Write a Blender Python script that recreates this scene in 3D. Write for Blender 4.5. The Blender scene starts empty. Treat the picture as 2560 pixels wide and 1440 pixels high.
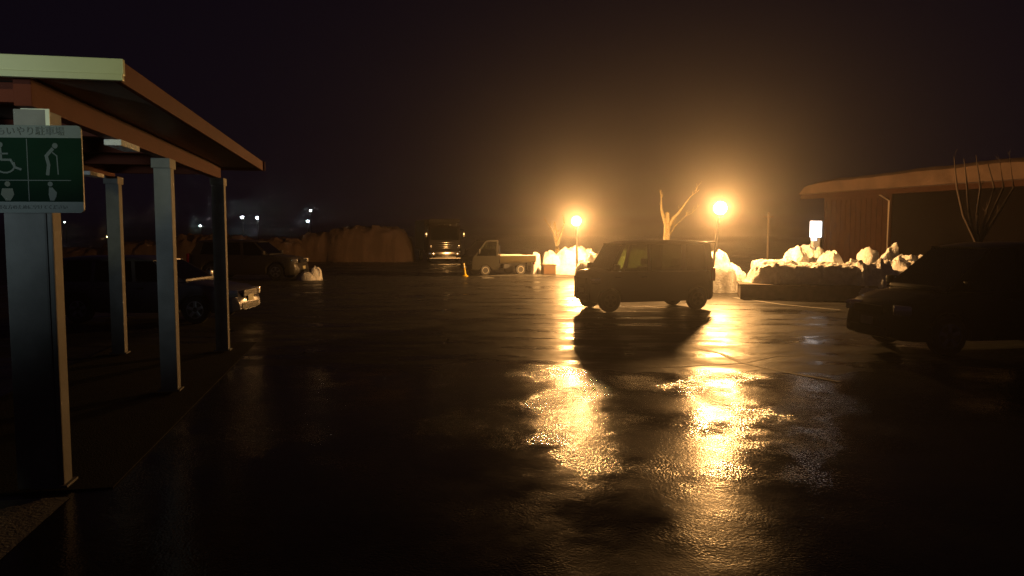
import bpy, bmesh, math, random
from mathutils import Vector, Matrix, noise, Euler
R = math.radians
random.seed(7)
C = bpy.context.scene.collection
sc = bpy.context.scene

# ------------------------------------------------------------ camera
CAMZ, F, PITCH = 2.0, 1850.0, R(4.2)
cam = bpy.data.cameras.new('camera'); cam.lens = 26.02; cam.sensor_width = 36; cam.clip_end = 3000; cam.clip_start = .05
co = bpy.data.objects.new('camera', cam); C.objects.link(co)
co.location = (0, 0, CAMZ); co.rotation_euler = (R(90) - PITCH, 0, 0)
sc.camera = co

def at(px, py, Y):
    """world point seen at photo pixel (px,py) (2560x1440) at depth Y"""
    u = (px - 1280) / F; v = -(py - 720) / F
    cy, sy = math.cos(PITCH), math.sin(PITCH)
    dy = cy + v * sy; dz = -sy + v * cy
    k = Y / dy
    return Vector((u * k, Y, CAMZ + dz * k))

def grd(px, py):
    u = (px - 1280) / F; v = -(py - 720) / F
    cy, sy = math.cos(PITCH), math.sin(PITCH)
    dy = cy + v * sy; dz = -sy + v * cy
    k = -CAMZ / dz
    return Vector((u * k, dy * k, 0))

# ------------------------------------------------------------ world, view
w = bpy.data.worlds.new('World'); sc.world = w; w.use_nodes = True
wn = w.node_tree.nodes
bg = wn['Background']; bg.inputs[1].default_value = 1.0
sky = wn.new('ShaderNodeTexSky'); sky.sky_type = 'NISHITA'; sky.sun_disc = False
sky.sun_elevation = R(-8); sky.sun_rotation = R(150)
mixw = wn.new('ShaderNodeMix'); mixw.data_type = 'RGBA'; mixw.blend_type = 'ADD'
mixw.inputs[0].default_value = 0.02
mixw.inputs[6].default_value = (0.0030, 0.0019, 0.0042, 1)
w.node_tree.links.new(sky.outputs[0], mixw.inputs[7])
w.node_tree.links.new(mixw.outputs[2], bg.inputs[0])
sc.view_settings.view_transform = 'Standard'; sc.view_settings.look = 'None'
sc.view_settings.exposure = 0; sc.view_settings.gamma = 1
sc.render.engine = 'CYCLES'
cy = sc.cycles
cy.use_denoising = True; cy.denoising_prefilter = 'NONE'; cy.denoising_input_passes = 'RGB_ALBEDO_NORMAL'
cy.max_bounces = 6; cy.volume_bounces = 0; cy.transparent_max_bounces = 12
cy.sample_clamp_indirect = 4; cy.caustics_reflective = False; cy.caustics_refractive = False

SODIUM = (1.0, 0.49, 0.15)
LAMP_R = Vector((7.0, 25.0, 2.86))
LAMP_L = Vector((3.03, 35.0, 2.59))
def point(name, loc, watts, col, rad):
    l = bpy.data.lights.new(name, 'POINT'); l.energy = watts; l.color = col; l.shadow_soft_size = rad
    o = bpy.data.objects.new(name, l); C.objects.link(o); o.location = loc; return o
point('sodium_light', LAMP_R, 3100, SODIUM, .16)
point('sodium_light', LAMP_L, 3500, SODIUM, .16)
# the lit doorway behind the photographer
def spot(name, loc, target, watts, col, ang, blend, rad):
    l = bpy.data.lights.new(name, 'SPOT'); l.energy = watts; l.color = col; l.shadow_soft_size = rad
    l.spot_size = R(ang); l.spot_blend = blend
    o = bpy.data.objects.new(name, l); C.objects.link(o); o.location = loc
    o.rotation_euler = (Vector(target) - Vector(loc)).to_track_quat('-Z', 'Y').to_euler(); return o
spot('porch_light', (.6, -1.5, 3.3), (-3.2, 5.4, 3.28), 520, (1.0, 1.0, .50), 15, .45, .1)
spot('porch_light', (-5.6, -2.5, 2.2), (-4.7, 9, 3.8), 760, (.76, .96, .98), 38, 1.0, .3)
spot('porch_light', (-1.2, -1.0, 2.6), (-4.25, 4.75, 0), 48, (1.0, .95, .62), 14, .5, .05)

# ------------------------------------------------------------ materials
def mat(name, col, rough=.5, metal=0, spec=.5, var=0, vscale=5, bump=0, bscale=40, coat=0, emit=None, es=0):
    m = bpy.data.materials.new(name); m.use_nodes = True
    nt = m.node_tree; n = nt.nodes; b = n['Principled BSDF']
    b.inputs['Base Color'].default_value = (*col, 1); b.inputs['Roughness'].default_value = rough
    b.inputs['Metallic'].default_value = metal; b.inputs['Specular IOR Level'].default_value = spec
    b.inputs['Coat Weight'].default_value = coat; b.inputs['Coat Roughness'].default_value = .05
    tc = n.new('ShaderNodeTexCoord')
    if var:
        t = n.new('ShaderNodeTexNoise'); t.inputs['Scale'].default_value = vscale; t.inputs['Detail'].default_value = 5
        r = n.new('ShaderNodeMapRange'); r.inputs[3].default_value = 1 - var; r.inputs[4].default_value = 1 + var
        r.inputs[1].default_value = .25; r.inputs[2].default_value = .75
        h = n.new('ShaderNodeMix'); h.data_type = 'RGBA'; h.blend_type = 'MULTIPLY'; h.inputs[0].default_value = 1
        h.inputs[6].default_value = (*col, 1)
        nt.links.new(tc.outputs['Object'], t.inputs['Vector']); nt.links.new(t.outputs[0], r.inputs[0])
        nt.links.new(r.outputs[0], h.inputs[7]); nt.links.new(h.outputs[2], b.inputs['Base Color'])
    if bump:
        t = n.new('ShaderNodeTexNoise'); t.inputs['Scale'].default_value = bscale; t.inputs['Detail'].default_value = 6
        u = n.new('ShaderNodeBump'); u.inputs['Strength'].default_value = bump; u.inputs['Distance'].default_value = .05
        nt.links.new(tc.outputs['Object'], t.inputs['Vector']); nt.links.new(t.outputs[0], u.inputs['Height'])
        nt.links.new(u.outputs[0], b.inputs['Normal'])
    if emit:
        b.inputs['Emission Color'].default_value = (*emit, 1); b.inputs['Emission Strength'].default_value = es
    return m

def glass(name, tint, gloss=.12):
    m = bpy.data.materials.new(name); m.use_nodes = True
    nt = m.node_tree; n = nt.nodes; n.clear()
    o = n.new('ShaderNodeOutputMaterial'); mx = n.new('ShaderNodeMixShader'); tr = n.new('ShaderNodeBsdfTransparent')
    g = n.new('ShaderNodeBsdfGlossy'); fr = n.new('ShaderNodeFresnel'); fr.inputs[0].default_value = 1.5
    tr.inputs[0].default_value = (*tint, 1); g.inputs['Roughness'].default_value = .03
    nt.links.new(fr.outputs[0], mx.inputs[0]); nt.links.new(tr.outputs[0], mx.inputs[1]); nt.links.new(g.outputs[0], mx.inputs[2])
    nt.links.new(mx.outputs[0], o.inputs[0]); return m

def mat_globe(name, col, strength):
    m = bpy.data.materials.new(name); m.use_nodes = True
    nt = m.node_tree; n = nt.nodes; n.clear()
    o = n.new('ShaderNodeOutputMaterial'); a = n.new('ShaderNodeAddShader'); tr = n.new('ShaderNodeBsdfTransparent'); e = n.new('ShaderNodeEmission')
    e.inputs[0].default_value = (*col, 1); e.inputs[1].default_value = strength
    nt.links.new(tr.outputs[0], a.inputs[0]); nt.links.new(e.outputs[0], a.inputs[1]); nt.links.new(a.outputs[0], o.inputs[0]); return m

def mat_asphalt():
    m = bpy.data.materials.new('wet_asphalt'); m.use_nodes = True
    nt = m.node_tree; n = nt.nodes; L = nt.links.new; b = n['Principled BSDF']
    tc = n.new('ShaderNodeTexCoord')
    def noi(scale, det=4, rough=.55, vec=None):
        t = n.new('ShaderNodeTexNoise'); t.inputs['Scale'].default_value = scale; t.inputs['Detail'].default_value = det
        t.inputs['Roughness'].default_value = rough; L(vec or tc.outputs['Object'], t.inputs['Vector']); return t.outputs[0]
    def rng(s, a, b_, c, d):
        r = n.new('ShaderNodeMapRange'); r.interpolation_type = 'SMOOTHSTEP'
        for i, v in zip((1, 2, 3, 4), (a, b_, c, d)): r.inputs[i].default_value = v
        L(s, r.inputs[0]); return r.outputs[0]
    def mth(op, a, b_):
        t = n.new('ShaderNodeMath'); t.operation = op
        for i, v in enumerate((a, b_)):
            if isinstance(v, (int, float)): t.inputs[i].default_value = v
            else: L(v, t.inputs[i])
        return t.outputs[0]
    sep = n.new('ShaderNodeSeparateXYZ'); L(tc.outputs['Object'], sep.inputs[0])
    # coarse open aggregate close by, a smoother older surface with standing melt water beyond the joint at about 11 m
    edge = mth('ADD', sep.outputs[1], rng(noi(.5, 3), .3, .7, -.7, .7))
    coarse = rng(edge, 11.2, 10.6, 0.0, 1.0)
    wet = rng(noi(.55, 5, .6), .40, .62, 0, 1)           # puddle mask
    col = n.new('ShaderNodeMix'); col.data_type = 'RGBA'
    col.inputs[6].default_value = (.016, .016, .017, 1); col.inputs[7].default_value = (.042, .041, .040, 1)
    L(noi(7, 6, .7), col.inputs[0]); L(col.outputs[2], b.inputs['Base Color'])
    mp = n.new('ShaderNodeMapping'); mp.inputs['Scale'].default_value = (.5, 1.9, 1); mp.inputs['Rotation'].default_value = (0, 0, .12); L(tc.outputs['Object'], mp.inputs[0])
    film = rng(noi(.8, 5, .6, mp.outputs[0]), .47, .60, 0, 1)   # long shallow ribbons of melt water in the ruts
    film = mth('MULTIPLY', film, mth('SUBTRACT', 1, coarse))
    rgh = mth('ADD', mth('MULTIPLY', wet, -.14), .50)
    rgh = mth('SUBTRACT', rgh, mth('MULTIPLY', film, .22))
    rgh = mth('ADD', rgh, mth('MULTIPLY', noi(2.6, 4), .10))
    rgh = mth('SUBTRACT', rgh, mth('MULTIPLY', coarse, .31))
    L(rgh, b.inputs['Roughness'])
    b.inputs['Specular IOR Level'].default_value = .18
    # bumps: pebbles + broad hollows
    v = n.new('ShaderNodeTexVoronoi'); v.inputs['Scale'].default_value = 46; v.feature = 'F1'
    L(tc.outputs['Object'], v.inputs['Vector'])
    b1 = n.new('ShaderNodeBump'); b1.inputs['Distance'].default_value = .014; b1.invert = True
    L(mth('MULTIPLY', mth('MULTIPLY', coarse, rng(sep.outputs[1], 4.8, 8.0, .30, 1)), mth('ADD', .14, mth('MULTIPLY', rng(noi(.9, 4, .6), .42, .68, 0, 1), .40))), b1.inputs['Strength']); L(v.outputs['Distance'], b1.inputs['Height'])
    b2 = n.new('ShaderNodeBump'); b2.inputs['Distance'].default_value = .10; L(mth('SUBTRACT', .32, mth('MULTIPLY', coarse, .20)), b2.inputs['Strength'])
    L(noi(1.1, 5, .55), b2.inputs['Height']); L(b1.outputs[0], b2.inputs['Normal'])
    b3 = n.new('ShaderNodeBump'); b3.inputs['Distance'].default_value = .006; b3.inputs['Strength'].default_value = .12
    L(noi(55, 3, .6), b3.inputs['Height']); L(b2.outputs[0], b3.inputs['Normal'])
    L(b3.outputs[0], b.inputs['Normal'])
    return m

M = dict(
    asphalt=mat_asphalt(),
    snow=mat('snow', (.82, .82, .82), .8, spec=.15, var=.16, vscale=6, bump=.9, bscale=16),
    dsnow=mat('dull_snow', (.15, .10, .075), .9, spec=.1, var=.2, vscale=1.2, bump=.35, bscale=7),  # darker and browner than the near snow
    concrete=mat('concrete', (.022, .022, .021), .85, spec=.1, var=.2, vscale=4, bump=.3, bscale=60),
    post=mat('post_paint', (.20, .20, .20), .6, spec=.2, var=.25, vscale=3.5, bump=.06, bscale=30),
    beam=mat('beam_paint', (.12, .029, .016), .7, spec=.12, var=.12, vscale=3, bump=.05),
    fascia=mat('fascia_metal', (.50, .52, .33), .4, var=.06, vscale=4),
    sheet=mat('roof_sheet', (.16, .13, .11), .5, var=.15, vscale=6),
    green=mat('sign_green', (.004, .020, .012), .8, spec=.08, var=.1),
    white=mat('sign_white', (.10, .12, .115), .5, var=.12, vscale=9),
    figure=mat('sign_figure_white', (.035, .052, .045), .5),
    figure2=mat('sign_figure_yellow', (.055, .062, .03), .5),
    ink=mat('sign_ink', (.04, .05, .045), .5),
    line=mat('road_line', (.55, .55, .52), .35, var=.35, vscale=6),
    yellow=mat('bollard_yellow', (.90, .62, .03), .35, spec=.5),
    band=mat('reflective_band', (.85, .82, .75), .3),
    pole=mat('pole_paint', (.10, .09, .08), .4, metal=.4),
    bark=mat('bark', (.50, .41, .22), .85, var=.3, vscale=12, bump=.8, bscale=30),
    darkbark=mat('dark_bark', (.07, .05, .04), .9, var=.2),
    shade_siding=mat('shaded_siding', (.008, .005, .005), .9, spec=.05, var=.2), siding=mat('wood_siding', (.055, .025, .016), .85, spec=.1, var=.25, vscale=3),
    trim=mat('downpipe', (.55, .45, .36), .5),
    stone=mat('planter_stone', (.16, .13, .11), .85, var=.3, vscale=5, bump=.4),
    planter=mat('planter_wood', (.10, .05, .02), .7, var=.2),
    tyre=mat('tyre', (.014, .014, .015), .75, bump=.1, bscale=60),
    rim=mat('alloy_rim', (.52, .53, .55), .28, metal=.85),
    steel=mat('steel_rim', (.62, .60, .55), .35, metal=.3),
    black=mat('black_plastic', (.014, .014, .016), .45),
    seat=mat('seat_fabric', (.045, .045, .05), .9),
    lens=mat('lamp_lens', (.80, .80, .78), .08, metal=.75),
    red=mat('tail_lens', (.30, .015, .01), .2),
    amber=mat('amber_lens', (.65, .22, .02), .2),
    plate=mat('number_plate', (.62, .60, .40), .4),
    chrome=mat('chrome', (.30, .29, .27), .16, metal=1),
    p_grey=mat('paint_grey', (.07, .07, .07), .35, coat=.5), drim=mat('dark_rim', (.05, .05, .05), .5),
    p_silver=mat('paint_silver', (.12, .12, .15), .26, metal=.25, coat=1),
    p_white=mat('paint_white', (.045, .04, .035), .4, coat=.3),
    p_kei2=mat('bed_paint', (.035, .028, .012), .7, spec=.1), p_kei=mat('paint_worn_white', (.010, .009, .005), .6, spec=.15, var=.08),
    p_dark=mat('paint_dark', (.004, .004, .006), .3, spec=.25),
    p_truck=mat('paint_truck', (.012, .007, .006), .5, spec=.15),
    cargo=mat('cargo_body', (.016, .012, .011), .6, spec=.2, var=.1),
    glass=glass('window_glass', (.60, .66, .50)), mglass=glass('privacy_glass', (.26, .29, .20)),
    dglass=glass('tinted_glass', (.07, .08, .08)),
    globe=mat_globe('lamp_globe', (1.0, .80, .42), 14),
    farglobe=mat_globe('far_lamp', (.86, .93, 1.0), 22),
    farorange=mat_globe('far_orange_lamp', (1.0, .62, .25), 22),
    box_lit=mat('sign_box_lit', (.8, .8, .8), .4, emit=(.78, .90, 1.0), es=3),
    case=mat('sign_case', (.40, .41, .42), .45, var=.08),
)

# ------------------------------------------------------------ helpers
def tag(o, label=None, cat=None, group=None, kind=None):
    if label: o['label'] = label
    if cat: o['category'] = cat
    if group: o['group'] = group
    if kind: o['kind'] = kind
    return o
def empty(name, loc=(0, 0, 0), rz=0):
    o = bpy.data.objects.new(name, None); C.objects.link(o); o.location = loc; o.rotation_euler = (0, 0, rz)
    o.empty_display_size = .2; return o
def build(name, bm, m, parent=None, smooth=False, loc=None, rot=None):
    bmesh.ops.recalc_face_normals(bm, faces=bm.faces)
    me = bpy.data.meshes.new(name); bm.to_mesh(me); bm.free()
    me.materials.append(M[m] if isinstance(m, str) else m)
    if smooth:
        for p in me.polygons: p.use_smooth = True
    o = bpy.data.objects.new(name, me); C.objects.link(o)
    if parent: o.parent = parent
    if loc: o.location = loc
    if rot: o.rotation_euler = rot
    if smooth:
        me.set_sharp_from_angle(angle=R(38))
    return o
def box(bm, x0, x1, y0, y1, z0, z1, bev=0, mtx=None):
    r = bmesh.ops.create_cube(bm, size=1)
    vs = r['verts']
    for v in vs:
        v.co = Vector(((x0 + x1) / 2 + v.co.x * (x1 - x0), (y0 + y1) / 2 + v.co.y * (y1 - y0), (z0 + z1) / 2 + v.co.z * (z1 - z0)))
    if bev:
        es = {e for v in vs for e in v.link_edges}
        rr = bmesh.ops.bevel(bm, geom=list(es), offset=bev, segments=2, affect='EDGES', profile=.6)
        vs = list({v for f in rr['faces'] for v in f.verts} | {v for v in vs if v.is_valid})
    if mtx is not None: bmesh.ops.transform(bm, matrix=mtx, verts=[v for v in vs if v.is_valid])
    return bm
def newbox(*a, **k): return box(bmesh.new(), *a, **k)
def tube(bm, pts, rad, seg=8, cap=True):
    pts = [Vector(p) for p in pts]
    if not isinstance(rad, (list, tuple)): rad = [rad] * len(pts)
    rings = []; up = Vector((0, 0, 1))
    for i, p in enumerate(pts):
        d = (pts[min(i + 1, len(pts) - 1)] - pts[max(i - 1, 0)]).normalized()
        a = d.cross(up)
        if a.length < .05: a = d.cross(Vector((1, 0, 0)))
        a.normalize(); b = d.cross(a).normalized()
        rings.append([bm.verts.new(p + (a * math.cos(2 * math.pi * k / seg) + b * math.sin(2 * math.pi * k / seg)) * rad[i]) for k in range(seg)])
    for r0, r1 in zip(rings, rings[1:]):
        for k in range(seg): bm.faces.new((r0[k], r0[(k + 1) % seg], r1[(k + 1) % seg], r1[k]))
    if cap: bm.faces.new(rings[0][::-1]); bm.faces.new(rings[-1])
    return bm
def prism(bm, poly, y0, y1, axis='y'):
    """polygon of (x,z) extruded along y (or (x,y) along z)"""
    f = (lambda p, t: (p[0], t, p[1])) if axis == 'y' else (lambda p, t: (p[0], p[1], t))
    a = [bm.verts.new(f(p, y0)) for p in poly]; b = [bm.verts.new(f(p, y1)) for p in poly]
    n = len(poly)
    for i in range(n): bm.faces.new((a[i], a[(i + 1) % n], b[(i + 1) % n], b[i]))
    bm.faces.new(a[::-1]); bm.faces.new(b); return bm
def lathe(bm, prof, seg=24, axis='y', c=(0, 0, 0)):
    """profile of (radius, t) turned about an axis"""
    rings = []
    for r, t in prof:
        ring = []
        for k in range(seg):
            a = 2 * math.pi * k / seg
            q = (r * math.cos(a), t, r * math.sin(a)) if axis == 'y' else (r * math.cos(a), r * math.sin(a), t)
            ring.append(bm.verts.new((q[0] + c[0], q[1] + c[1], q[2] + c[2])))
        rings.append(ring)
    for a, b in zip(rings, rings[1:]):
        for k in range(seg): bm.faces.new((a[k], a[(k + 1) % seg], b[(k + 1) % seg], b[k]))
    bm.faces.new(rings[0][::-1]); bm.faces.new(rings[-1]); return bm
def slab(bm, q, t):
    """thin panel: four corners thickened by t along its normal"""
    q = [Vector(p) for p in q]; n = (q[1] - q[0]).cross(q[2] - q[0]).normalized() * t
    a = [bm.verts.new(p) for p in q]; b = [bm.verts.new(p + n) for p in q]; k = len(q)
    for i in range(k): bm.faces.new((a[i], a[(i + 1) % k], b[(i + 1) % k], b[i]))
    bm.faces.new(a[::-1]); bm.faces.new(b); return bm
def lerp(a, b, t): return a + (b - a) * t
def interp(prof, x):
    prof = sorted(prof)
    if x <= prof[0][0]: return prof[0][1]
    for (x0, y0), (x1, y1) in zip(prof, prof[1:]):
        if x <= x1: return lerp(y0, y1, (x - x0) / (x1 - x0 + 1e-9))
    return prof[-1][1]

# ------------------------------------------------------------ setting
bm = bmesh.new(); S = 600
vs = [bm.verts.new(p) for p in ((-S, -40, 0), (S, -40, 0), (S, 900, 0), (-S, 900, 0))]; bm.faces.new(vs)
tag(build('ground', bm, 'asphalt'), kind='structure')

# joint / crack in the asphalt and painted lines, laid as thin sheets
def strip(name, pts, wd, m, z, label=None, cat=None, group=None, kind='structure'):
    bm = bmesh.new(); P = [Vector((p[0], p[1], z)) for p in pts]; ra = []
    for i, p in enumerate(P):
        d = (P[min(i + 1, len(P) - 1)] - P[max(i - 1, 0)]).normalized(); s = Vector((-d.y, d.x, 0)) * wd * .5 * (1 + .25 * noise.noise(p * 3))
        ra.append((bm.verts.new(p - s), bm.verts.new(p + s)))
    for a, b in zip(ra, ra[1:]): bm.faces.new((a[0], a[1], b[1], b[0]))
    return tag(build(name, bm, m), label, cat, group, kind)
def polyl(pix, n=10):
    g = [grd(*p) for p in pix]; out = []
    for a, b in zip(g, g[1:]): out += [a.lerp(b, k / n) for k in range(n)]
    return out + [g[-1]]
tar = mat('tar_seam', (.008, .008, .008), .55, bump=.3, bscale=30)
strip('tar_seam', polyl([(1735, 868), (1800, 884), (1860, 908), (1960, 930), (2100, 955)]), .09, tar, .004)
strip('tar_seam', polyl([(1570, 918), (1700, 917), (1860, 908), (1940, 890), (2010, 889)]), .05, tar, .0045)
strip('road_marking', polyl([(1195, 691), (1300, 687), (1420, 691)]), .13, 'line', .004)
strip('road_marking', polyl([(1208, 695.5), (1233, 694.5)]), .30, 'line', .0045)
strip('road_marking', polyl([(1835, 744), (1960, 762), (2100, 775)]), .12, 'line', .004)
strip('road_marking', polyl([(1340, 797), (1430, 796)]), .10, 'line', .004)

# ------------------------------------------------------------ snow heaps
def heap(name, label, lumps, m='snow', res=.09, amp=.16, seed=0, cat='snow heap', group=None, chunk=.22, wob=1.0):
    """lumps: (x, y, rx, ry, height, steepness)"""
    x0 = min(l[0] - l[2] for l in lumps) - .5; x1 = max(l[0] + l[2] for l in lumps) + .5
    y0 = min(l[1] - l[3] for l in lumps) - .5; y1 = max(l[1] + l[3] for l in lumps) + .5
    nx = int((x1 - x0) / res) + 2; ny = int((y1 - y0) / res) + 2
    bm = bmesh.new(); g = {}; off = Vector((seed * 17.3, seed * 5.1, 0))
    def hgt(x, y):
        p = Vector((x, y, 0)) + off
        k = 1 + wob * (.26 * noise.noise(p * .9) + .12 * noise.noise(p * 2.6)) ; best = 0
        for l_ in lumps:
            lx, ly, rx, ry, h, st = l_[:6]
            if len(l_) > 6:      # a squared-off windrow, turned
                a = R(l_[6]); ux = ((x - lx) * math.cos(a) + (y - ly) * math.sin(a)) / rx; uy = (-(x - lx) * math.sin(a) + (y - ly) * math.cos(a)) / ry
                r = (ux ** 4 + uy ** 4) ** .25 * (1 + (k - 1) * .3)
            else: r = math.hypot((x - lx) / rx, (y - ly) / ry) * k
            if r < 1: best = max(best, h * (1 - r ** st) ** .55)
        if best > 0:
            c = noise.voronoi(p * 2.3)[0]
            best *= 1 + chunk * (c[1] - c[0] - .25) + amp * noise.fractal(p * 1.7, .8, 2.1, 4)
            best += min(.05, best * .1) * noise.fractal(p * 7, .9, 2.2, 3)
        return best
    for i in range(nx):
        for j in range(ny):
            x = x0 + i * res; y = y0 + j * res; h = hgt(x, y); g[i, j] = (x, y, h)
    vv = {}
    def vert(i, j):
        if (i, j) not in vv:
            x, y, h = g[i, j]; p = Vector((x, y, h))
            d = noise.noise_vector(p * 2.2 + off) * min(.13, h * .25) + noise.noise_vector(p * 5 + off) * min(.05, h * .12)
            vv[i, j] = bm.verts.new((x + d.x, y + d.y, max(h + d.z * .6, 0) if h > 0 else -.03))
        return vv[i, j]
    for i in range(nx - 1):
        for j in range(ny - 1):
            if max(g[i, j][2], g[i + 1, j][2], g[i, j + 1][2], g[i + 1, j + 1][2]) > 0:
                bm.faces.new((vert(i, j), vert(i + 1, j), vert(i + 1, j + 1), vert(i, j + 1)))
    o = build(name, bm, m, smooth=True)
    return tag(o, label, cat, group)
GS = 'heaps of cleared snow around the car park'
# main heap round the left lamp
heap('snow_heap', 'blazing bright snow heap behind the left lamp pole', [(2.25, 38.5, .85, 1.0, .98, 7), (3.15, 38.3, .95, 1.1, 1.22, 6), (3.65, 38.6, .75, 1.0, 1.18, 6), (4.05, 38.8, .55, .9, .95, 5), (3.0, 37.2, 1.1, .9, .42, 3), (3.3, 36.6, .9, .7, .25, 3)], seed=1, group=GS)
heap('snow_heap', 'small yellowish lump of snow behind the tailgate of the flatbed kei truck', [(1.20, 37.4, .22, .4, 1.12, 3)], seed=2, res=.05, group=GS, amp=.1)
heap('snow_heap', 'backlit snow mound behind the bonnet of the silhouetted van', [(3.85, 33.5, .62, .8, 1.08, 5), (3.4, 33.4, .6, .8, .78, 4)], seed=3, res=.06, group=GS)
heap('snow_heap', 'lit snow windrow behind the silhouetted van, glimpsed only through its windows', [(5.6, 30.2, 1.75, .8, 1.30, 8, 3), (4.6, 29.8, .7, .7, 1.1, 4)], seed=15, res=.07, group=GS, amp=.1)
heap('snow_heap', 'blazing white snow heap at the foot of the right lamp', [(7.15, 26.0, .62, .8, 1.28, 5), (7.62, 26.0, .55, .8, .86, 4), (7.2, 25.6, .5, .7, 1.0, 4), (7.95, 25.6, .22, .3, .55, 4), (6.7, 26.2, .5, .7, 1.1, 5)], seed=4, res=.04, group=GS)
heap('snow_heap', 'long flat topped snow heap on the dark stone planter right of the right lamp', [(9.6, 23.25, 2.15, .95, 1.04, 18, -12), (8.45, 23.75, .75, .75, 1.12, 14, -12), (7.75, 23.6, .5, .5, .52, 8)], seed=5, res=.045, group=GS, amp=.02, chunk=.05)
heap('snow_heap', 'ragged snow heap with a pointed lit top under the lit white sign box', [(9.65, 25.4, .55, .6, 1.52, 3), (10.75, 24.9, .45, .6, 1.42, 3), (10.2, 25.6, .9, .7, 1.18, 4)], seed=6, res=.045, group=GS)
heap('snow_heap', 'low broken snow heap with lit tips in front of the brown building', [(11.0, 22.6, 1.0, 1.0, 1.05, 4), (12.1, 22.9, 1.1, 1.0, 1.12, 4), (11.9, 24.8, .42, .5, 1.36, 3), (12.75, 25.0, .4, .5, 1.50, 3), (11.2, 24.3, .4, .5, 1.12, 3)], seed=7, res=.05, group=GS, amp=.25)
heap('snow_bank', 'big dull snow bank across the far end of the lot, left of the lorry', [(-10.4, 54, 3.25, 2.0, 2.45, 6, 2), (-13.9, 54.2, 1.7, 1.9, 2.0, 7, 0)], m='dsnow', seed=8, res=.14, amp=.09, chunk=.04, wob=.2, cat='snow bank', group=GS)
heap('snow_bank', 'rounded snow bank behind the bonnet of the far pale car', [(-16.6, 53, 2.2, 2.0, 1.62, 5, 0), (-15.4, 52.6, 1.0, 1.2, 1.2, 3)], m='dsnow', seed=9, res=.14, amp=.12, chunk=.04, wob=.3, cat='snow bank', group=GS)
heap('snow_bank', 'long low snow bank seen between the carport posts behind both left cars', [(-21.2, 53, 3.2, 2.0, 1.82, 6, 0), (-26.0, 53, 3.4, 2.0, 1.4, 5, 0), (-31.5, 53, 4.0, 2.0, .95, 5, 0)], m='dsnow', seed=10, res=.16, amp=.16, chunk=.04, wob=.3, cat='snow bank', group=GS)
heap('snow_heap', 'small snow lump on the ground in front of the far pale car', [(-8.95, 32.2, .42, .5, .36, 3), (-8.55, 32.3, .24, .35, .58, 4)], seed=11, res=.05, group=GS)

# ------------------------------------------------------------ lamps
def garden_lamp(base, head, label):
    t = empty('garden_lamp', base); b = Vector(base); h = Vector(head) - b
    bm = bmesh.new(); tube(bm, [(0, 0, 0), h * .35, h * .7, h * (1 - .22 / h.length)], [.055, .05, .045, .04], 12)
    build('pole', bm, 'pole', t, True)
    bm = bmesh.new(); lathe(bm, [(.13, 0), (.13, .03), (.08, .06), (.07, .35), (.055, .37)], 16, 'z'); build('base_plate', bm, 'pole', t, True)
    bm = bmesh.new(); lathe(bm, [(.04, -.30), (.10, -.26), (.12, -.20), (.07, -.17)], 16, 'z', h); build('collar', bm, 'pole', t, True)
    bm = bmesh.new(); bmesh.ops.create_icosphere(bm, subdivisions=3, radius=.215)
    g = build('globe', bm, 'globe', t, True); g.location = h
    return tag(t, label, 'lamp', 'glowing globe lamps of the car park')
garden_lamp((6.68, 24.95, 0), LAMP_R, 'glowing globe lamp on a slightly leaning pole right of the silhouetted van')
garden_lamp((3.09, 35.0, 0), LAMP_L, 'glowing globe lamp standing in front of the blazing snow heap left of the van')

def far_lamp(px, py, Y, r, m, label, arm=False):
    p = at(px, py, Y); t = empty('street_lamp', (p.x, p.y, 0))
    bm = bmesh.new(); tube(bm, [(0, 0, 0), (0, 0, p.z + .1)], [.12, .07], 8); tube(bm, [(0, 0, p.z + .05), (.0, -.45, p.z + .2)], .04, 6); build('pole', bm, 'pole', t)
    bm = bmesh.new(); lathe(bm, [(.05, .14), (r * .9, .1), (r, .02), (r * .7, -r * .5), (.02, -r * .75)], 12, 'z', (0, -.45, p.z)); build('lamp_head', bm, m, t, True)
    return tag(t, label, 'street lamp', 'far street lamps beyond the lot')
far_lamp(608, 543, 125, .26, 'farglobe', 'left one of the close pair of white lamps far away beside the carport')
far_lamp(645, 545, 128, .25, 'farglobe', 'right one of the close pair of white lamps far away beside the carport')
far_lamp(778, 527, 150, .20, 'farglobe', 'highest of the far white lamps, above the dull snow bank')
far_lamp(771, 553, 132, .22, 'farglobe', 'far white lamp just below the highest one')
far_lamp(503, 565, 140, .15, 'farglobe', 'tiny faint white lamp seen between the two right carport posts')
far_lamp(275, 592, 118, .24, 'farorange', 'far orange lamp touching the left edge of the back left carport post')
far_lamp(165, 556, 150, .09, 'farglobe', 'faintest far lamp, just right of the near carport post')

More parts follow.
